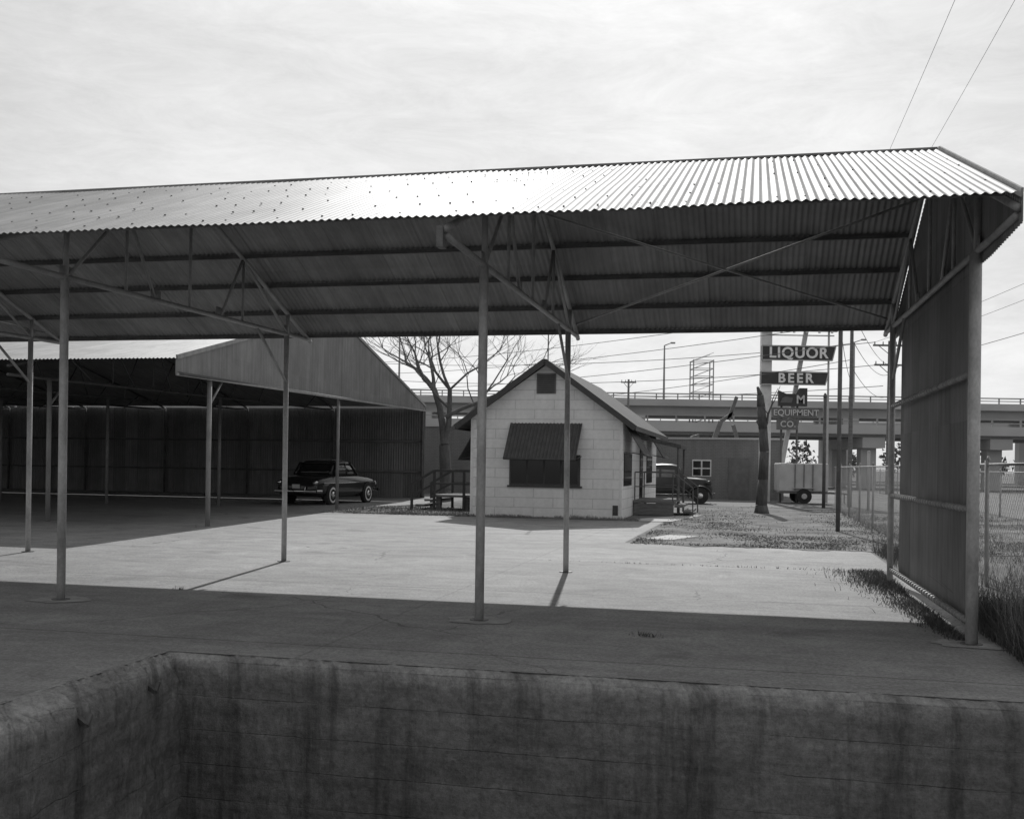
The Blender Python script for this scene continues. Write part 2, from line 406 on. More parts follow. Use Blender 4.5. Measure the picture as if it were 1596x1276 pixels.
# ================================================================= SHED 2
s2=empty('corrugated_shed',rz=YAW)
nE=(-12.5,21.1);pk=(-13.9,33.6);fE=(-14.75,46.4);XL2=-62.
mb=MB()
def slope2(mb,a,za,b,zb):
    step=.10/4
    cnt=int((a[0]-XL2)/step);bb=len(mb.v)
    for i in range(cnt+1):
        t=i/cnt;nrm=.014*math.sin(i*math.pi/2)
        x0=lerp(XL2,a[0],t);x1=lerp(XL2,b[0],t)
        mb.v.append((x0,a[1],za+nrm));mb.v.append((x1,b[1],zb+nrm))
    for i in range(cnt):
        k=bb+2*i;mb.f.append((k,k+2,k+3,k+1));mb.m.append(0)
slope2(mb,nE,3.86,pk,6.62);slope2(mb,pk,6.62,fE,4.22);mb.build('roof',s2,M_ROOF2,True)
mb=MB()
corr_wall(mb,(nE[0]-.03,nE[1]),(pk[0]-.03,pk[1]),lambda t:lerp(3.50,3.76,t),lambda t:lerp(3.85,6.61,t))
corr_wall(mb,(pk[0]-.03,pk[1]),(fE[0]-.03,fE[1]),lambda t:lerp(3.76,4.02,t),lambda t:lerp(6.61,4.21,t))
mb.build('gable_sheeting',s2,M_GAB,True)
mb=MB();mb.beam((nE[0],nE[1],3.88),(pk[0],pk[1],6.64),.04,.10);mb.beam((pk[0],pk[1],6.64),(fE[0],fE[1],4.24),.04,.10);mb.beam((nE[0],nE[1],3.50),(fE[0],fE[1],4.02),.04,.06)
mb.build('gable_trim',s2,M_STEELT)
mb=MB();corr_wall(mb,(XL2,46.6),(fE[0]-.05,46.6),lambda t:.0,lambda t:4.15,pitch=.12,amp=.016,samples=4)
corr_wall(mb,(XL2,21),(XL2,46.6),lambda t:.0,lambda t:5,pitch=.3,amp=.016,samples=4)
mb.build('back_wall_sheeting',s2,M_WALLX,True)
mb=MB();mbD=MB()
for k in range(11):
    dx=-4.4*k
    a=(-12.8+dx,23.1);b=(-13.75+dx,33.5);c=(-14.9+dx,46.45)
    mb.cyl((a[0],a[1],0),(a[0],a[1],3.6),.06,n=10);mb.cyl((b[0],b[1],0),(b[0],b[1],3.8),.055,n=10)
    mbD.cyl((c[0],c[1],0),(c[0],c[1],4.1),.05,n=8)
    mb.cyl((a[0],a[1],2.9),(a[0]-.12,a[1]+.9,3.62),.03,n=6)
    mbD.cyl((nE[0]+dx,nE[1]+.1,3.52),(c[0],c[1],4.05),.04,n=6)
    A=(nE[0]+dx,nE[1]+.1,3.72);P=(pk[0]+dx,pk[1],6.45);C=(c[0],c[1],4.1)
    if k>0: mbD.cyl(A,P,.04,n=6);mbD.cyl(P,C,.04,n=6)
    for t in (.2,.4,.6,.8):
        x=lerp(A[0],P[0],t);y=lerp(A[1],P[1],t);z=lerp(A[2],P[2],t);x2=lerp(P[0],C[0],t);y2=lerp(P[1],C[1],t);z2=lerp(P[2],C[2],t)
        if k>0:
            mbD.cyl((x,y,z),(x-.1,y+1.2,3.7),.025,n=5);mbD.cyl((x2,y2,z2),(x2,y2-1.2,3.9),.025,n=5);mbD.cyl((x,y,z),(x,y,3.65),.025,n=5)
for z in (1.2,2.6): mbD.beam((XL2,46.5,z),(-14.9,46.5,z),.08,.08)
mb.build('posts',s2,M_STEELT,True);mbD.build('trusses_and_girts',s2,M_RUST,True)

# ================================================================= HOUSE
ho=empty('white_house',rz=YAW)
X0,X1,Y0,Y1=-8.53,-3.84,31.55,43.0;WZ=3.02;RX=(X0+X1)/2;RZ=4.72
mb=MB()
mb.poly([(X0,Y0,0),(X1,Y0,0),(X1,Y0,WZ),(RX,Y0,RZ-.05),(X0,Y0,WZ)])
mb.poly([(X1,Y1,0),(X0,Y1,0),(X0,Y1,WZ),(RX,Y1,RZ-.05),(X1,Y1,WZ)])
mb.poly([(X1,Y0,0),(X1,Y1,0),(X1,Y1,WZ),(X1,Y0,WZ)]);mb.poly([(X0,Y1,0),(X0,Y0,0),(X0,Y0,WZ),(X0,Y1,WZ)])
mb.build('walls',ho,M_SIDE)
sl=(RZ-WZ)/(RX-X0);oh=.42
mb=MB()
for sgn in (-1,1):
    ex=RX+sgn*((X1-X0)/2+oh);ez=RZ-sl*((X1-X0)/2+oh)
    ya,yb=Y0-.35,Y1+.35
    mb.hexa([(RX,ya,RZ-.0),(ex,ya,ez),(ex,yb,ez),(RX,yb,RZ),(RX,ya,RZ+.10),(ex,ya,ez+.10),(ex,yb,ez+.10),(RX,yb,RZ+.10)])
mb.build('roof',ho,M_SHING)
mb=MB()
for sgn in (-1,1):
    ex=RX+sgn*((X1-X0)/2+oh+.01);ez=RZ-sl*((X1-X0)/2+oh+.01)
    mb.beam((RX+sgn*.003,Y0-.37,RZ+.02),(ex,Y0-.37,ez+.02),.03,.17)
    mb.beam((ex,Y0-.35,ez+.02),(ex,Y1+.35,ez+.02),.03,.13)
mb.build('rake_boards',ho,M_TRIM)
mb=MB();mb.box(RX-.30,RX+.30,Y0-.03,Y0+.02,3.78,4.40)
mb.build('gable_vent_frame',ho,M_SIGNG)
mb=MB()
for k in range(9): 
    z=3.83+k*.062; mb.beam((RX-.26,Y0-.045,z),(RX+.26,Y0-.045,z),.03,.03)
mb.build('gable_vent_louvers',ho,M_TRIM)
mb=MB();mb.box(-7.30,-5.10,Y0-.04,Y0+.02,.98,1.92);mb.build('front_window_frame',ho,M_TRIM)
mb=MB()
for k in range(4): mb.box(-7.24+k*.53,-7.24+k*.53+.47,Y0-.055,Y0-.035,1.04,1.86)
mb.build('front_window_glass',ho,M_GLASS)
mb=MB();mb.box(-7.36,-5.04,Y0-.07,Y0+.02,.92,.975);mb.build('front_window_sill',ho,M_TRIM)
def awning(name,p,u,lu,v):
    mb=MB();corr_sheet(mb,p,u,lu,v,pitch=.11,amp=.022,jit=0,samples=6)
    p=Vector(p);u=Vector(u);v=Vector(v)
    for s in (0,lu):
        a=p+u*s;b=a+v;c=Vector((b.x,b.y,a.z+.1));mb.beam(a,c,.02,.02);mb.beam(b,a,.025,.025)
    mb.beam(p,p+u*lu,.03,.05)
    mb.build(name,ho,M_AWN,True)
awning('front_awning',(-7.36,Y0-.62,1.78),(1,0,0),2.2,(.09,.6,1.10))
mb=MB();mb.box(X1-.02,X1+.03,32.0,34.0,1.0,2.0);mb.box(X1-.02,X1+.03,36.6,37.5,.5,2.5);mb.box(X1-.02,X1+.03,39,41,1,2)
mb.box(X0-.03,X0+.02,32.6,34.4,1.0,2.0);mb.build('side_windows',ho,M_GLASS)
awning('side_awning',(X1+.62,31.95,1.95),(0,1,0),2.2,(-.6,0,.95))
awning('side_awning_rear',(X1+.62,38.9,1.95),(0,1,0),2.2,(-.6,0,.95))
awning('left_side_awning',(X0-.62,34.5,1.75),(0,-1,0),2.2,(.6,0,1.05))
mb=MB()
mb.hexa([(X1,35.4,2.55),(X1+1.5,35.4,2.22),(X1+1.5,38.6,2.22),(X1,38.6,2.55),(X1,35.4,2.68),(X1+1.5,35.4,2.34),(X1+1.5,38.6,2.34),(X1,38.6,2.68)])
mb.build('porch_hood',ho,M_SHING)
mb=MB()
mb.box(X1+.01,X1+1.35,34.6,37.8,.42,.50)
for k,z in enumerate((.34,.17)): mb.box(X1+1.35+.28*k,X1+1.35+.28*(k+1),34.7,37.6,z-.06,z)
for x in (X1+.1,X1+1.28):
    for y in (34.7,37.7): mb.box(x-.05,x+.05,y-.05,y+.05,0,.42)
mb.build('porch_deck',ho,M_WOOD)
mb=MB();mb.box(X1+.03,X1+1.3,34.63,34.66,.02,.40);mb.build('porch_skirt',ho,M_WOOD)
mb=MB()
for y in (34.65,37.7):
    mb.cyl((X1+.06,y,1.42),(X1+1.3,y,1.42),.022);mb.cyl((X1+1.3,y,.5),(X1+1.3,y,1.42),.022)
    mb.cyl((X1+1.3,y,1.42),(X1+1.95,y,.92),.022);mb.cyl((X1+1.95,y,0),(X1+1.95,y,.92),.022);mb.cyl((X1+.06,y,.95),(X1+1.3,y,.95),.015);mb.cyl((X1+1.3,y,.95),(X1+1.95,y,.5),.015)
    mb.cyl((X1+.06,y,.5),(X1+.06,y,1.42),.022)
mb.cyl((X1+1.4,35.5,.5),(X1+1.4,35.5,2.25),.04);mb.cyl((X1+1.4,38.5,.0),(X1+1.4,38.5,2.25),.04)
mb.build('porch_railings',ho,M_STEELD)
mb=MB()
for y in (34.45,36.7):
    mb.beam((-11.45,y,.86),(-10.6,y,1.36),.06,.08);mb.beam((-10.6,y,1.36),(X0,y,1.36),.06,.08)
    for x in (-11.4,-10.6,-9.55,-8.62): mb.beam((x,y,0),(x,y,.88 if x<-11 else 1.34),.08,.08)
    mb.beam((-10.6,y,.92),(X0,y,.92),.04,.07);mb.beam((-11.4,y,.48),(-10.6,y,.92),.04,.07)
mb.build('side_stoop_handrails',ho,M_TRIM)
mb=MB();mb.box(-10.65,X0-.01,34.5,36.65,.46,.54)
for k,z in enumerate((.38,.20)): mb.box(-10.65-.32*(k+1),-10.65-.32*k,34.5,36.65,z-.07,z)
for x in (-10.5,-9.5): mb.box(x-.08,x+.08,34.6,34.78,0,.46)
mb.build('side_stoop',ho,M_WOOD)
mb=MB();mb.cyl((RX-.02,Y0+.3,RZ+.05),(RX-.02,Y0+.3,6.6),.02,n=6)
mb.build('roof_mast',ho,M_STEELD)
mb=MB();mb.box(X1-.26,X1-.10,Y0-.015,Y0+.02,.12,.42);mb.build('crawl_vent',ho,M_TRIM)
mb=MB()
for x in (X0+.03,X1-.03): mb.box(x-.045,x+.045,Y0-.02,Y0-.004,0,WZ-.02)
mb.build('corner_boards',ho,M_WHITE)

# ================================================================= CARS
def wheel(mb_t,mb_c,x,y,r,w,side,white=True,mb_w=None):
    mb_t.cyl((x,y-side*w/2,r),(x,y+side*w/2,r),r,n=24)
    if mb_w: mb_w.cyl((x,y+side*(w/2-.002),r),(x,y+side*(w/2+.006),r),r*.80,n=24)
    mb_t.cyl((x,y+side*(w/2),r),(x,y+side*(w/2+.012),r),r*.60,n=24)
    mb_c.cyl((x,y+side*(w/2),r),(x,y+side*(w/2+.03),r),r*.42,r*.3,n=18)
def section(x,w,zb,zt,crown=.03):
    h=zt-zb
    half=[(0,zb),(w*.80,zb),(w*.94,zb+.06),(w*.99,zb+h*.22),(w,zb+h*.45),(w*.985,zb+h*.66),(w*.95,zb+h*.80),(w*.88,zt-h*.09),(w*.78,zt-.02),(w*.62,zt),(w*.35,zt+crown*.7),(0,zt+crown)]
    pts=[(x,y,z) for y,z in half]+[(x,-y,z) for y,z in half[-2:0:-1]]
    return pts
def sedan(name,loc,rz):
    e=empty(name,loc,rz);e.scale=(1.0,1.0,1.03)
    mb=MB()
    st=[(-2.56,.55,.46,.66),(-2.53,.70,.42,.80),(-2.46,.82,.38,.90),(-2.32,.88,.33,.97),(-2.05,.92,.30,1.02),(-1.6,.94,.27,1.07),(-1.1,.945,.26,1.10),(-.4,.945,.26,1.10),(.3,.94,.26,1.10),(.8,.93,.26,1.09),(1.2,.92,.26,1.07),(1.7,.91,.28,1.04),(2.1,.89,.30,1.00),(2.35,.86,.34,.94),(2.46,.80,.38,.88),(2.52,.66,.44,.76)]
    mb.loft([section(*s) for s in st],caps=True);mb.build('body',e,M_CARP,True)
    def gh(z,xa,xb,w):
        pts=[];n=28
        cx,rx=(xa+xb)/2,(xb-xa)/2
        for k in range(n):
            a=2*math.pi*k/n;c_,s_=math.cos(a),math.sin(a)
            pts.append((cx+rx*math.copysign(abs(c_)**.42,c_),w*math.copysign(abs(s_)**.42,s_),z))
        return pts
    mb=MB()
    mb.loft([gh(1.08,-1.42,.95,.83),gh(1.30,-1.27,.70,.79),gh(1.50,-1.08,.46,.72)]);mb.build('windows',e,M_GLASS,True)
    mb=MB()
    mb.loft([gh(1.485,-1.12,.50,.74),gh(1.53,-1.08,.46,.73),gh(1.58,-.98,.37,.68),gh(1.62,-.84,.24,.58),gh(1.645,-.66,.08,.42),gh(1.655,-.45,-.1,.2)])
    for s in (-1,1):
        mb.beam((-1.36,s*.74,1.08),(-1.04,s*.66,1.52),.14,.06);mb.beam((.88,s*.75,1.08),(.42,s*.66,1.52),.06,.06)
        mb.beam((-.15,s*.835,1.08),(-.15,s*.725,1.52),.08,.03)
        mb.beam((-1.12,s*.83,1.08),(-.92,s*.73,1.52),.20,.03)
    mb.build('roof_and_pillars',e,M_CARP,True)
    t=MB();c=MB();w=MB()
    for x in (-1.52,1.48):
        for s in (-1,1): wheel(t,c,x,s*.86,.355,.2,s,True,w)
    t.build('tyres',e,M_RUB,False)
    w.build('whitewalls',e,M_WHITE)
    for s in (-1,1):
        x=s*2.64
        c.tube([(s*2.40,-.96,.50),(s*2.58,-.84,.50),(x,-.45,.50),(x+s*.02,0,.50),(x,.45,.50),(s*2.58,.84,.50),(s*2.40,.96,.50)],.065,8)
        for y in (-.4,.4): c.beam((x,y,.42),(x,y,.66),.05,.08)
    for y in (-.74,.74): c.cyl((-2.42,y,.80),(-2.56,y,.80),.095,.075,n=14)
    for y in (-1,1): c.beam((-2.2,y*.945,.78),(2.2,y*.93,.80),.012,.022)
    for y in (-.72,.72): c.cyl((2.40,y,.75),(2.53,y,.75),.10,n=14)
    c.build('chrome_trim',e,M_CHROME,True)
    m=MB();m.box(-2.60,-2.57,-.15,.15,.60,.74);m.build('licence_plate',e,M_LIGHTC)
    m=MB()
    for x in (-1.52,1.48):
        for s in (-1,1): m.cyl((x,s*.80,.38),(x,s*.945,.38),.42,n=24)
    m.build('wheel_arches',e,M_RUB)
    return e
sedan('parked_car',(-7.1,41.0,.004),math.radians(90-18))

def old_car(loc,rz):
    e=empty('vintage_car',loc,rz)
    mb=MB()
    def sec(x,w,zb,zt,r=.16):
        pts=[(-w+.05,zb),(w-.05,zb),(w,zb+.1),(w,zt-r*1.3),(w-r*.12,zt-r*.7),(w-r*.45,zt-r*.25),(w-r,zt-.01),(w*.4,zt+.02),(-w*.4,zt+.02),(-w+r,zt-.01),(-w+r*.45,zt-r*.25),(-w+r*.12,zt-r*.7),(-w,zt-r*1.3),(-w,zb+.1)]
        return [(x,y,z) for y,z in pts]
    mb.loft([sec(-1.85,.44,.5,.90),sec(-1.80,.50,.46,1.08),sec(-1.66,.58,.45,1.32),sec(-1.45,.63,.45,1.50),sec(-1.15,.67,.45,1.63),sec(-.8,.70,.45,1.69),sec(-.3,.71,.45,1.72),sec(.1,.70,.45,1.71),sec(.35,.69,.45,1.66),sec(.46,.67,.45,1.58),sec(.64,.62,.45,1.16),sec(.75,.56,.45,1.13),sec(1.2,.48,.48,1.11),sec(1.6,.38,.5,1.07),sec(1.80,.30,.5,1.0),sec(1.88,.24,.5,.85)])
    mb.build('body_and_hood',e,M_OLDC,True)
    m=MB()
    for s in (-1,1):
        y=s*.716
        m.poly([(-.33,y,1.15),(.28,y-s*.012,1.15),(.24,y-s*.014,1.46),(-.33,y,1.49)])
        m.poly([(-1.08,s*.695,1.15),(-.43,y,1.15),(-.43,y,1.49),(-.98,s*.70,1.44)])
    m.poly([(.655,-.48,1.2),(.655,.48,1.2),(.53,.48,1.50),(.53,-.48,1.50)])
    m.build('windows',e,M_SIGNG)
    m=MB()
    for s in (-1,1):
        for cx,a0,a1 in ((1.35,-10,190),(-1.35,-5,185)):
            ring_=[]
            for k in range(15):
                a=math.radians(lerp(a0,a1,k/14));r=.46
                x=cx+r*1.12*math.cos(a);z=.36+r*math.sin(a)
                nx_,nz_=math.cos(a),math.sin(a)
                ring_.append([(x,s*.50,z),(x,s*.84,z-.03),(x-nx_*.04,s*.84,z-.07),(x-nx_*.03,s*.50,z-.04)])
            m.loft(ring_)
        m.box(-.95,.95,min(s*.62,s*.86),max(s*.62,s*.86),.33,.37)
        m.cyl((1.62,s*.5,.92),(1.82,s*.5,.92),.07,.12,n=14)
    m.build('fenders_and_lamps',e,M_OLDC,True)
    t=MB();c=MB()
    for x in (-1.35,1.35):
        for s in (-1,1): wheel(t,c,x,s*.72,.36,.16,s)
    t.build('tyres',e,M_RUB);c.tube([(1.95,-.75,.45),(2.02,0,.45),(1.95,.75,.45)],.04,6);c.build('bumper_and_hubs',e,M_CHROME,True)
old_car((6.95,46.6,.012),math.radians(-8))

# ================================================================= BRICK BUILDING
bb=empty('brick_building',rz=YAW)
mb=MB();mb.box(-9.,1.5,54,66,0,3.02);mb.build('low_wing',bb,M_BRICK)
mb=MB();mb.box(-32,-9.003,53.2,66.2,0,3.55);mb.build('tall_wing',bb,M_BRICKL)
mb=MB();mb.box(-9.1,1.6,53.93,66.1,3.02,3.12);mb.box(-32.1,-8.93,53.1,66.3,3.55,3.66);mb.build('coping',bb,M_FARC)
mb=MB();mb.box(-3.0,-2.05,53.95,54.05,1.15,2.0);mb.build('window_frame',bb,M_WHITE)
mb=MB()
for i in range(2):
    for j in range(2): mb.box(-2.95+i*.46,-2.95+i*.46+.38,53.93,53.97,1.2+j*.4,1.2+j*.4+.33)
mb.build('window_panes',bb,M_GLASS)
mb=MB();mb.box(-1.2,-.2,53.95,54.05,.02,2.1);mb.build('door',bb,M_SIGNG)

tr=empty('utility_trailer',(13.5,49.2,.012),math.radians(-6))
mb=MB();mb.box(-1.1,1.1,-.9,.9,.55,1.85);mb.build('box_body',tr,M_LIGHTC,bevel=.05)
mb=MB();mb.box(-1.14,1.14,-.94,.94,.46,.54);mb.beam((1.1,-.5,.5),(2.2,0,.45),.08,.08);mb.beam((1.1,.5,.5),(2.2,0,.45),.08,.08);mb.cyl((2.0,0,0),(2.0,0,.5),.03)
for x in (-.4,.0,.4): mb.beam((x,-.93,.6),(x,-.93,1.8),.04,.03)
mb.build('frame_and_tongue',tr,M_STEELD)
t=MB();c=MB()
for s in (-1,1): wheel(t,c,0,s*.98,.34,.18,s)
t.build('tyres',tr,M_RUB);c.build('hubs',tr,M_LIGHTC)
mb=MB()
for s in (-1,1): mb.box(-.5,.5,min(s*.9,s*1.1),max(s*.9,s*1.1),.70,.73)
mb.build('mudguards',tr,M_LIGHTC)

# ================================================================= SIGN
def text(body,size,loc,parent,mat,name,sp=1.1,rx=90,off=.012):
    cu=D.curves.new(name,'FONT');cu.body=body;cu.size=size;cu.extrude=.02;cu.offset=off;cu.align_x='CENTER';cu.align_y='CENTER';cu.space_character=sp
    o=D.objects.new(name,cu);o.location=loc;o.rotation_euler=(math.radians(rx),0,0);o.data.materials.append(mat);SC.collection.objects.link(o);o.parent=parent;return o
sg=empty('liquor_beer_roadside_sign',(-.20,50,0))
mb=MB()
def tail(mb,x0,x1,z0,z1,y0=0,y1=.22,notch=.16):
    f=[(x0,z0),(x1-notch,z0),(x1,z1),(x0,z1)]
    mb.loft([[(x,y0,z) for x,z in f],[(x,y1,z) for x,z in f]])
tail(mb,12.0,15.50,6.76,7.44);tail(mb,11.95,15.18,5.60,6.20)
mb.build('liquor_and_beer_panels',sg,M_SIGN)
mb=MB()
for (a,b,c,d) in ((12.0,15.50,6.76,7.44),(11.95,15.18,5.60,6.20)):
    mb.beam((a,-.01,d),(b,-.01,d),.03,.05);mb.beam((a,-.01,c),(b-.16,-.01,c),.03,.05);mb.beam((b-.16,-.01,c),(b,-.01,d),.03,.05);mb.beam((a,-.01,c),(a,-.01,d),.03,.05)
mb.build('panel_edges',sg,M_LIGHTC)
text('LIQUOR',.70,(13.72,-.03,7.09),sg,M_LET,'lettering_liquor',1.12,off=.018)
text('BEER',.62,(13.6,-.03,5.89),sg,M_LET,'lettering_beer',1.35,off=.018)
mb=MB();mb.box(12.05,12.55,.30,.62,0,8.6);mb.build('white_pylon',sg,M_WHITE)
mb=MB();mb.hexa([(12.9,.23,1.2),(13.1,.23,1.2),(13.1,.4,1.2),(12.9,.4,1.2),(14.1,.23,8.4),(14.3,.23,8.4),(14.3,.4,8.4),(14.1,.4,8.4)])
mb.box(12.95,13.05,.25,.35,0,1.2)
mb.box(12.45,15.5,.24,.3,7.95,8.0);mb.box(15.2,15.28,.22,.3,0,8.4);mb.build('raking_support',sg,M_LIGHTC)
mb=MB();mb.box(12.1,15.6,0,.22,8.15,9.0);mb.build('top_panel',sg,M_SIGN)
mb=MB()
for x in (12.3,12.9,13.5,14.1,14.7,15.3): mb.cyl((x,-.04,8.14),(x,-.04,8.06),.06,n=8)
mb.build('bulbs',sg,M_WHITE)
eq=empty('equipment_company_sign',(.0,49.8,0))
mb=MB()
tail(mb,12.30,14.45,4.0,4.48,-.1,.1,.1);tail(mb,12.50,13.55,3.45,3.96,-.1,.1,.1)
mb.build('name_panels',eq,M_SIGNG)
mb=MB()
f=[(12.55,4.56),(13.9,4.56),(13.9,5.42),(13.55,5.42),(13.35,5.15),(12.9,5.15),(12.55,5.3)]
mb.loft([[(x,-.1,z) for x,z in f],[(x,.1,z) for x,z in f]]);mb.build('mark_panel',eq,M_SIGN)
mb=MB()
f=[(12.62,4.72),(13.15,4.72),(13.22,4.95),(12.85,5.02),(12.70,4.92)]
mb.loft([[(x,-.13,z) for x,z in f],[(x,-.105,z) for x,z in f]]);mb.build('plain_mark',eq,M_SIGNG)
text('M',.55,(13.58,-.12,4.86),eq,M_LETG,'lettering_m')
text('EQUIPMENT',.40,(13.37,-.12,4.24),eq,M_LETG,'lettering_equipment',.98,off=.004)
text('CO.',.40,(13.0,-.12,3.70),eq,M_LETG,'lettering_co',1.1,off=.004)
mb=MB();mb.cyl((12.75,.16,0),(12.75,.16,5.1),.05);mb.cyl((13.5,.16,0),(13.5,.16,5.3),.05);mb.build('posts',eq,M_STEELD)

# ================================================================= poles
def pole(name,x,y,h,r,mat,rt=None):
    e=empty(name,(x,y,0));mb=MB();mb.cyl((0,0,0),(0,0,h),r,rt or r,n=10);mb.build('shaft',e,mat,True);return e
p=pole('steel_pole',8.38,27,5.3,.055,M_STEELD)
mb=MB();mb.beam((-.35,0,5.2),(.05,0,5.2),.04,.04);mb.build('bracket',p,M_STEELD)
p=pole('steel_pole',12.9,43.5,4.6,.07,M_STEELD)
mb=MB();mb.cyl((0,0,4.6),(0,0,4.75),.10,.03,n=10);mb.build('cap',p,M_STEELD)
p=pole('steel_pole',13.9,41,2.3,.05,M_LIGHTC);mb=MB();mb.cyl((0,0,2.3),(0,0,2.36),.07,.02,n=10);mb.build('cap',p,M_LIGHTC)
def upole(x,y,h,arms=((.3,2.2),),rz=0,r=.16):
    e=empty('utility_pole',(x,y,0),rz);mb=MB();mb.cyl((0,0,0),(0,0,h),r,r*.62,n=10)
    for dz,w in arms:
        mb.beam((-w/2,0,h-dz),(w/2,0,h-dz),.1,.12)
        for k in (-.45,-.2,.2,.45): mb.cyl((w*k,0,h-dz+.06),(w*k,0,h-dz+.25),.04,.03,n=6)
        mb.beam((-w*.35,0,h-dz),(0,0,h-dz-.6),.04,.04);mb.beam((w*.35,0,h-dz),(0,0,h-dz-.6),.04,.04)
    mb.build('pole_and_crossarms',e,M_WOOD,False);return e
upole(25.0,70,10.2,((.3,2.2),(1.6,2.0)));upole(11.4,104,10.2,((.3,1.5),));upole(24.6,22,12.5,((.3,2.2),(3.,1.2)))
upole(-32,118,14);upole(14.45,45.0,11.0,((.3,2.4),),YAW,.10)
wi=empty('overhead_wires')
def wire(a,b,sag):
    pts=[]
    for k in range(25):
        t=k/24;pts.append((lerp(a[0],b[0],t),lerp(a[1],b[1],t),lerp(a[2],b[2],t)-4*sag*t*(1-t)))
    return pts
def S(X,Y,z):
    c,s=math.cos(YAW),math.sin(YAW);return (X*c-Y*s,X*s+Y*c,z)
mb=MB()
for (a,b,s,r) in (((24,70,10.1),(24,22,12.4),.6,.014),((26,70,10.1),(25.6,22,12.4),.6,.014),((25,70,8.4),(24.6,22,9.6),.5,.02),
    ((24.,70,10.1),(-31,118,13.9),1.6,.022),((25.2,70,8.7),(-32,118,12.5),1.8,.022),((24.6,70,7.2),(-32,118,11.2),1.6,.022),
    ((14.45,45,8.6),(-31,118,13.),1.3,.016),((14.45,45,7.9),(-32,118,12.2),1.5,.016),((14.45,45,7.0),(-32,118,10.6),1.5,.016),((14.45,45,6.3),(-14,90,6.5),.9,.015),
    ((14.45,45,8.4),(25,70,8.6),.5,.015),((14.45,45,7.2),(25,70,8.0),.6,.015),((14.45,45,6.0),(25,70,6.6),.6,.015),
    ((14.45,45,5.4),(8.38,27,5.2),.25,.009),
    (S(3.6,46,10.9),S(3.6,-12,11.4),.6,.005),(S(4.7,46,10.9),S(4.7,-12,11.4),.6,.005)):
    mb.tube(wire(a,b,s),r,4)
mb.build('wires',wi,M_WIRE)

# ================================================================= fences
def fence(name,pts,h,post_sp=3.,rz=YAW,sp=.12,wr=.0022):
    e=empty(name,rz=rz);mb=MB();mw=MB()
    for (a,b) in zip(pts[:-1],pts[1:]):
        a=Vector((a[0],a[1],0));b=Vector((b[0],b[1],0));d=b-a;ln=d.length;u=d/ln
        k=0
        while k*post_sp<=ln+.01:
            p=a+u*min(k*post_sp,ln);mb.cyl(p,p+Vector((random.uniform(-.04,.04),random.uniform(-.04,.04),h+.06)),.030,n=8);mb.cyl(p+Vector((0,0,h+.05)),p+Vector((0,0,h+.12)),.04,.01,n=8);k+=1
        mb.cyl(a+Vector((0,0,h)),b+Vector((0,0,h)),.020,n=6)
        s=-h
        while s<ln:
            for sg_ in (1,-1):
                s0=max(s,0);s1=min(s+h,ln)
                if s1<=s0: continue
                z0=(s0-s);z1=(s1-s)
                if sg_<0:z0,z1=h-z0,h-z1
                mw.cyl(a+u*s0+Vector((0,0,max(z0,.03))),a+u*s1+Vector((0,0,z1)),wr,n=3,cap=False)
            s+=sp
    mb.build('posts_and_rails',e,M_GALV,True);mw.build('chain_link_mesh',e,M_GALV)
fence('chain_link_fence',[(3.2,5.),(3.2,44.)],1.7,3.6)
fence('chain_link_fence',[(8.5,4.),(8.5,80.)],1.6,4.5,sp=.2)

# ================================================================= vegetation
def blades(name,n,region,hmin,hmax,w,mat,par,lean=.4,dens=None):
    mb=MB()
    for _ in range(n):
        x,y=region()
        if dens and random.random()>dens(x,y): continue
        h=random.uniform(hmin,hmax)*(0.5+.9*max(0,.5+noise.noise(Vector((x*.9,y*.9,0)))));a=random.uniform(0,6.28)
        lx=math.cos(a)*h*random.uniform(.05,lean);ly=math.sin(a)*h*random.uniform(.05,lean)
        b=random.uniform(0,3.14);wx=math.cos(b)*w/2;wy=math.sin(b)*w/2
        mb.poly([(x-wx,y-wy,0),(x+wx,y+wy,0),(x+lx*.4+wx*.7,y+ly*.4+wy*.7,h*.6),(x+lx*.4-wx*.7,y+ly*.4-wy*.7,h*.6)])
        mb.poly([(x+lx*.4-wx*.7,y+ly*.4-wy*.7,h*.6),(x+lx*.4+wx*.7,y+ly*.4+wy*.7,h*.6),(x+lx,y+ly,h)])
    return mb.build(name,par,mat)
lw=empty('lawn',rz=YAW)
mb=MB()
edge=[];
for k in range(60): t=k/59;edge.append((lerp(-2.3,3.1,t),21.8+.5*noise.noise(Vector((t*7,0,0)))+.2*noise.noise(Vector((t*30,0,0)))-.35*t,.012))
edge+=[(9,22,.012),(9,44.2,.012),(-2.0,44.2,.012)]
for k in range(40): t=k/39;edge.append((lerp(-2.0,-2.4,t)+.35*noise.noise(Vector((3,t*14,0))),lerp(44.2,22,t),.012))
mb.poly(edge);mb.poly([(-9.2,30.95,.012),(-2.4,30.8,.012),(-2.4,34,.012),(-3.8,34,.012),(-3.8,31.5,.012),(-9.2,31.5,.012)])
mb.poly([(-13.4,31.2,.012),(-9.2,31.0,.012),(-8.6,44,.012),(-12.4,44,.012)])
mb.build('lawn_soil',lw,M_LAWN)
pat=lambda x,y: .05+1.5*max(0,min(1,.34+2.0*noise.noise(Vector((x*.5,y*.35,5)))))
blades('grass_blades',42000,lambda:(random.uniform(-2.45,8),21.7+abs(random.gauss(0,1))*8),.015,.055,.022,M_GRASS,lw,1.6,pat)
def r2():
    if random.random()<.5: return (random.uniform(-12.5,-3.2),random.uniform(30.85,31.5))
    return (random.uniform(-13.3,-8.6),random.uniform(31,36))
blades('grass_by_house',5000,r2,.03,.11,.02,M_GRASS,lw,.9)
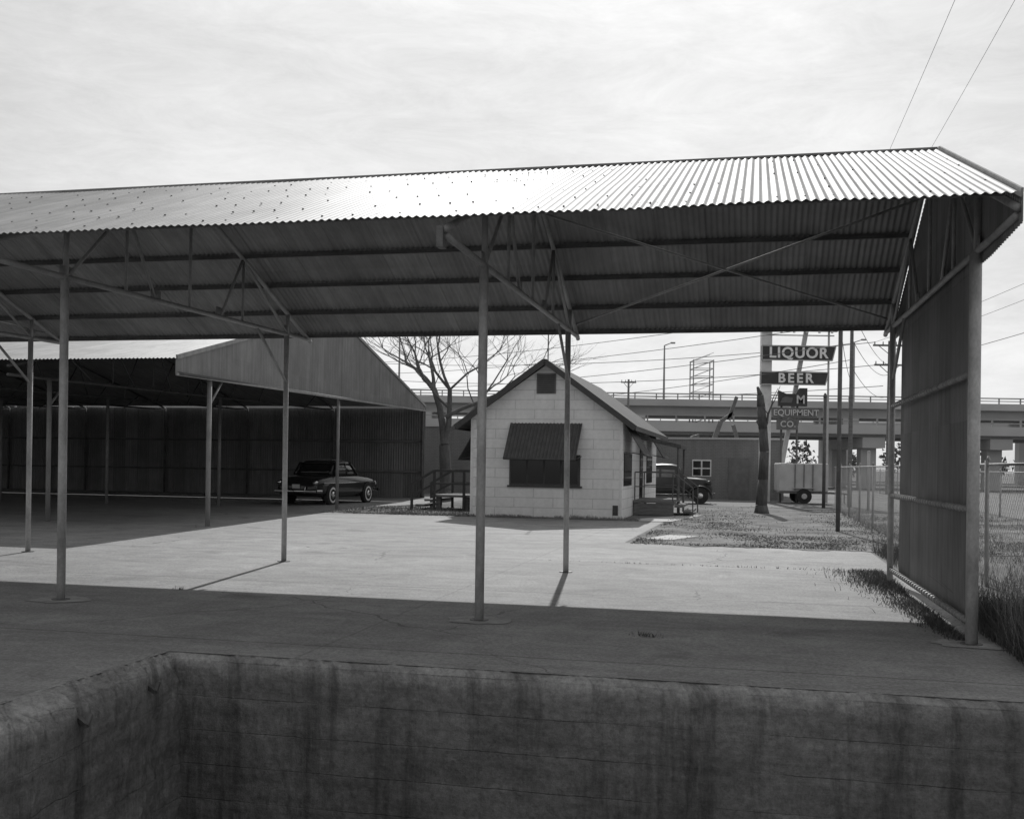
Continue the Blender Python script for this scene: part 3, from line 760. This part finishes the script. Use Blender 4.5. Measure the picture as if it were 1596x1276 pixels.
mb=MB();mb.poly([(-3.2,30.6,.02),(-2.3,30.8,.02),(-1.6,35.5,.02),(-2.0,35.6,.02),(-3.4,32,.02)]);mb.poly([(-2.3,23.2,.02),(-1.7,23.1,.02),(-1.2,24.6,.02),(-1.9,24.8,.02)]);mb.build('stepping_slabs',lw,M_FARC)
wd=empty('weeds',rz=YAW)
def r3():
    y=random.uniform(9.2,22);return (2.3+abs(random.gauss(0,1))*.7,y)
def r3b():
    return (2.2+abs(random.gauss(0,1))*.8,random.uniform(8.9,12.5))
blades('tall_weeds',8000,r3,.08,.42,.007,M_WEED,wd,.8,pat)
blades('near_weeds',7500,r3b,.08,.5,.006,M_WEED,wd,.9)
blades('dry_stalks',800,r3b,.4,.85,.005,M_GRASS,wd,.5)
def r4():
    y=random.uniform(10.6,17.5);return (1.98-abs(random.gauss(0,1))*.27*(y-9)/6,y)
blades('weeds_along_wall',6500,r4,.015,.09,.008,M_WEED,wd,1.3)
def r5():
    return (random.uniform(3.0,8.5),random.uniform(8.6,40))
blades('rough_grass',14000,r5,.03,.16,.013,M_GRASS,wd,1.,pat)
def tuft(cx,cy,r):
    return lambda:(cx+random.gauss(0,r),cy+random.gauss(0,r*.6))
blades('tuft_a',70,tuft(-.95,9.95,.07),.02,.07,.008,M_WEED,wd,1.4);blades('tuft_b',22,tuft(-6.85,11.7,.03),.02,.09,.008,M_WEED,wd,1.)
blades('joint_weeds',160,lambda:(random.uniform(-3.5,1.9),17.35+random.gauss(0,.02)),.01,.04,.01,M_WEED,wd,1.)

def branch(mb,p,d,l,r,depth,up=.12,spread=.55):
    segs=3;q=Vector(p);dd=Vector(d).normalized();rr=r
    for k in range(segs):
        nd=(dd+Vector((random.gauss(0,.13),random.gauss(0,.13),random.gauss(0,.10)+up*.3))).normalized()
        r1=rr*(.88 if depth>0 else .7);q2=q+nd*l/segs
        mb.cyl(q,q2,rr,r1,n=8 if r>.05 else 5,cap=False)
        if depth>0 and k>0 and random.random()<.75:
            a=random.uniform(0,6.28);s=Vector((math.cos(a),math.sin(a),random.uniform(.1,.6)));branch(mb,q2,(nd*.5+s*spread*1.4),l*random.uniform(.5,.75),r1*.55,depth-1,up,spread)
        q=q2;dd=nd;rr=r1
    if depth>0:
        for _ in range(2):
            a=random.uniform(0,6.28);s=Vector((math.cos(a),math.sin(a),.2))
            branch(mb,q,(dd+s*spread),l*random.uniform(.65,.85),rr*.72,depth-1,up,spread)
random.seed(21)
tb=empty('bare_tree',(-2.85,45,0))
mb=MB();mb.cyl((0,0,-.1),(.05,0,.5),.34,.27,n=12,cap=False);mb.cyl((.05,0,.5),(-.05,0,2.4),.27,.22,n=12,cap=False)
branch(mb,(-.05,0,2.4),(-.22,.1,1),2.6,.18,5);branch(mb,(-.05,0,2.4),(.35,0,1),2.4,.14,5)
branch(mb,(-.05,0,3.6),(1.0,.1,.55),2.6,.09,4,.05);branch(mb,(.1,0,3.0),(1.2,.1,.8),2.4,.08,4,.05)
mb.build('trunk_and_branches',tb,M_BARK,True)
random.seed(5)
dt=empty('dead_tree',(8.9,37.4,0))
mb=MB()
prev=None
for k,(x,z,r) in enumerate([(0,-.1,.30),(-.02,.3,.21),(.03,1.2,.18),(0.06,2.2,.17),(.0,3.0,.16),(-.08,3.8,.15),(-.12,4.2,.12)]):
    if prev: mb.cyl((prev[0],0,prev[1]),(x,0,z),prev[2],r,n=12)
    prev=(x,z,r)
branch(mb,(0.02,0,2.9),(.55,-.1,1),1.0,.05,1);branch(mb,(-.1,0,4.1),(-.3,0,.8),.4,.05,0)
mb.cyl((-.12,0,4.2),(-.22,0,4.5),.10,.04,n=8);mb.cyl((.05,0,2.9),(-.22,0,3.3),.08,.05,n=8)
mb.build('trunk_and_stubs',dt,M_BARKG,True)

random.seed(3)
ft=empty('distant_trees')
mb=MB()
x=-170
while x<190:
    hh=random.uniform(4.5,8.5);ww=random.uniform(4,9);yy=random.uniform(215,260)
    for _ in range(120):
        v=Vector((random.gauss(0,1),random.gauss(0,1),random.gauss(0,1))).normalized()*random.uniform(.5,1)
        c=Vector((x+v.x*ww*.6,yy+v.y*3,hh*.5+v.z*hh*.5));s=random.uniform(.3,.9)
        a=Vector((random.gauss(0,1),random.gauss(0,1),random.gauss(0,1))).normalized()*s;b=Vector((random.gauss(0,1),random.gauss(0,1),random.gauss(0,1))).normalized()*s
        mb.poly([c-a,c+b,c+a-b*.5])
    x+=random.uniform(2.5,5)
mb.build('tree_masses',ft,M_FARTREE)

# ================================================================= overpasses
def overpass(y,zt,zb,cols,skew,cw=1.5,x0=-260,x1=300):
    e=empty('highway_overpass',(0,y,0),skew)
    mb=MB();mb.box(x0,x1,.1,12,zt-1.0,zt-.35);mb.box(x0,x1,-.3,.1,zt-.95,zt-.2);mb.box(x0,x1,12.0,12.3,zt-.9,zt)
    mb.build('deck_and_kerb',e,M_FARC)
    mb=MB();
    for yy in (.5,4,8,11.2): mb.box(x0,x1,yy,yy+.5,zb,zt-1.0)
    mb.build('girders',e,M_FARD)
    mb=MB()
    for c in cols:
        for yy in (1.5,9.5): mb.box(c-cw/2,c+cw/2,yy,yy+1.1,-.2,zb-.9)
        mb.box(c-cw/2-.3,c+cw/2+.3,.2,12,zb-.9,zb-.01)
    mb.build('piers',e,M_FARC)
    mb=MB()
    xx=x0
    while xx<x1: mb.box(xx,xx+.12,-.15,0,zt-.2,zt+.45);xx+=2.4
    mb.box(x0,x1,-.14,-.04,zt+.35,zt+.48);mb.box(x0,x1,-.14,-.04,zt+.05,zt+.14)
    mb.build('railing',e,M_FARD)
overpass(118,9.4,7.5,[-110,-85,-60,-35,-10,14,38,62,86,110],math.radians(0),1.2)
overpass(88,5.55,4.35,[-95,-70,-45,-20,7,30.3,41,61,80],math.radians(0),1.3)
overpass(150,8.3,7.2,[-60,-20,20,60,100],math.radians(-7),1.3)
def lamp(x,y,z0,h):
    e=empty('street_lamp',(x,y,z0));mb=MB();mb.cyl((0,0,0),(0,0,h),.13,.08,n=8);mb.cyl((0,0,h),(.7,-.5,h+.25),.06,.05,n=6);mb.box(.6,1.1,-.7,-.4,h+.16,h+.32);mb.build('pole_and_arm',e,M_FARD)
for (px,y,top) in ((16.9,118.,15.2),(38.5,119,16.0),(-12.8,118,15.8),(-38,118,15.8)): lamp(px,y,9.,top-9.)
lt=empty('lattice_scaffold_tower',(22.9,128,0))
mb=MB();w=1.2
for x in (-w,w):
    for y in (-w,w): mb.cyl((x,y,0),(x,y,14.6),.08,n=6)
z=5
while z<14.6:
    for s in (-w,w):
        mb.beam((-w,s,z),(w,s,z),.08,.08);mb.beam((s,-w,z),(s,w,z),.08,.08)
        mb.beam((-w,s,z),(w,s,z+.95),.05,.05)
    z+=.95
mb.build('frame',lt,M_FARD)
cr=empty('boom_excavator',(12.0,63.5,0))
mb=MB();mb.box(-1.4,1.2,-1,1,1.0,2.5);mb.box(-.2,1.2,-1,.2,2.5,3.0);mb.build('cab',cr,M_SIGNG,bevel=.08)
mb=MB()
for s in (-1,1):
    pr=((-1.7,.3),(-1.4,.05),(1.4,.05),(1.7,.3),(1.7,.6),(1.4,.85),(-1.4,.85),(-1.7,.6))
    mb.loft([[(x,s*1.1-.25,z) for x,z in pr],[(x,s*1.1+.25,z) for x,z in pr]])
mb.build('tracks',cr,M_RUB)
mb=MB();mb.beam((-.2,0,2.3),(.55,0,4.4),.2,.28);mb.beam((.55,0,4.4),(1.3,0,4.9),.16,.22);mb.beam((1.5,0,5.9),(1.0,0,4.5),.16,.2);mb.beam((1.3,0,4.2),(1.55,0,3.4),.2,.2)
mb.hexa([(-1.3,-.4,3.2),(-.8,-.4,3.2),(-.8,.4,3.2),(-1.3,.4,3.2),(-1.2,-.4,3.5),(-.8,-.4,3.6),(-.8,.4,3.6),(-1.2,.4,3.5)]);mb.beam((-.9,0,3.3),(-.1,0,3.0),.15,.15)
mb.build('boom_and_bucket',cr,M_STEELD)

# ================================================================= LIGHT + SKY
EL=math.radians(38.2);AZ=math.radians(4.9)
sv=Vector((math.sin(AZ)*math.cos(EL),math.cos(AZ)*math.cos(EL),math.sin(EL)))
sd=D.lights.new('sun','SUN');sd.energy=2.9;sd.angle=math.radians(.6);sd.color=(1,.995,.985)
so=D.objects.new('sun',sd);so.rotation_euler=(-sv).to_track_quat('-Z','Y').to_euler();so.location=(0,0,30);SC.collection.objects.link(so)
w=D.worlds.new('World');SC.world=w;w.use_nodes=True;nt=w.node_tree
bg=nt.nodes['Background'];bg.inputs['Strength'].default_value=.12
sk=nt.nodes.new('ShaderNodeTexSky');sk.sky_type='NISHITA';sk.sun_disc=False;sk.sun_elevation=EL;sk.sun_rotation=AZ;sk.air_density=1.;sk.dust_density=1.5
bw=nt.nodes.new('ShaderNodeRGBToBW');L(nt,sk.outputs[0],bw.inputs[0])
# compresses the sky's range, raising its dim parts for added fill light
v=math_(nt,'DIVIDE',bw.outputs[0],math_(nt,'ADD',1,math_(nt,'MULTIPLY',bw.outputs[0],.30)))
tc=nt.nodes.new('ShaderNodeTexCoord');mp=nt.nodes.new('ShaderNodeMapping');mp.inputs['Scale'].default_value=(1.,1.,3.6);mp.inputs['Rotation'].default_value=(0,.12,0)
L(nt,tc.outputs['Generated'],mp.inputs[0])
n1=noise_(nt,mp.outputs[0],2.0,9,.6,.5)
n2=noise_(nt,mp.outputs[0],9,9,.74,.5)
cl=math_(nt,'ADD',maprange(nt,n1,.35,.65,-.22,.26),maprange(nt,n2,.35,.68,-.20,.24))
v=math_(nt,'MULTIPLY',v,math_(nt,'ADD',2.75,cl))
cc=nt.nodes.new('ShaderNodeCombineColor')
for i in range(3): L(nt,v,cc.inputs[i])
L(nt,cc.outputs[0],bg.inputs[0])
SC.view_settings.view_transform='Standard';SC.view_settings.look='None';SC.view_settings.exposure=0

# ================================================================= CAMERA
cd=D.cameras.new('camera');cd.sensor_width=36;cd.lens=37.0;cd.shift_y=86/1596;cd.clip_end=5000;cd.clip_start=.05
co=D.objects.new('camera',cd);SC.collection.objects.link(co)
co.matrix_world=Matrix.Translation((0,0,H))@Matrix.Rotation(math.radians(90),4,'X')@Matrix.Rotation(.0150,4,'Z')
SC.camera=co
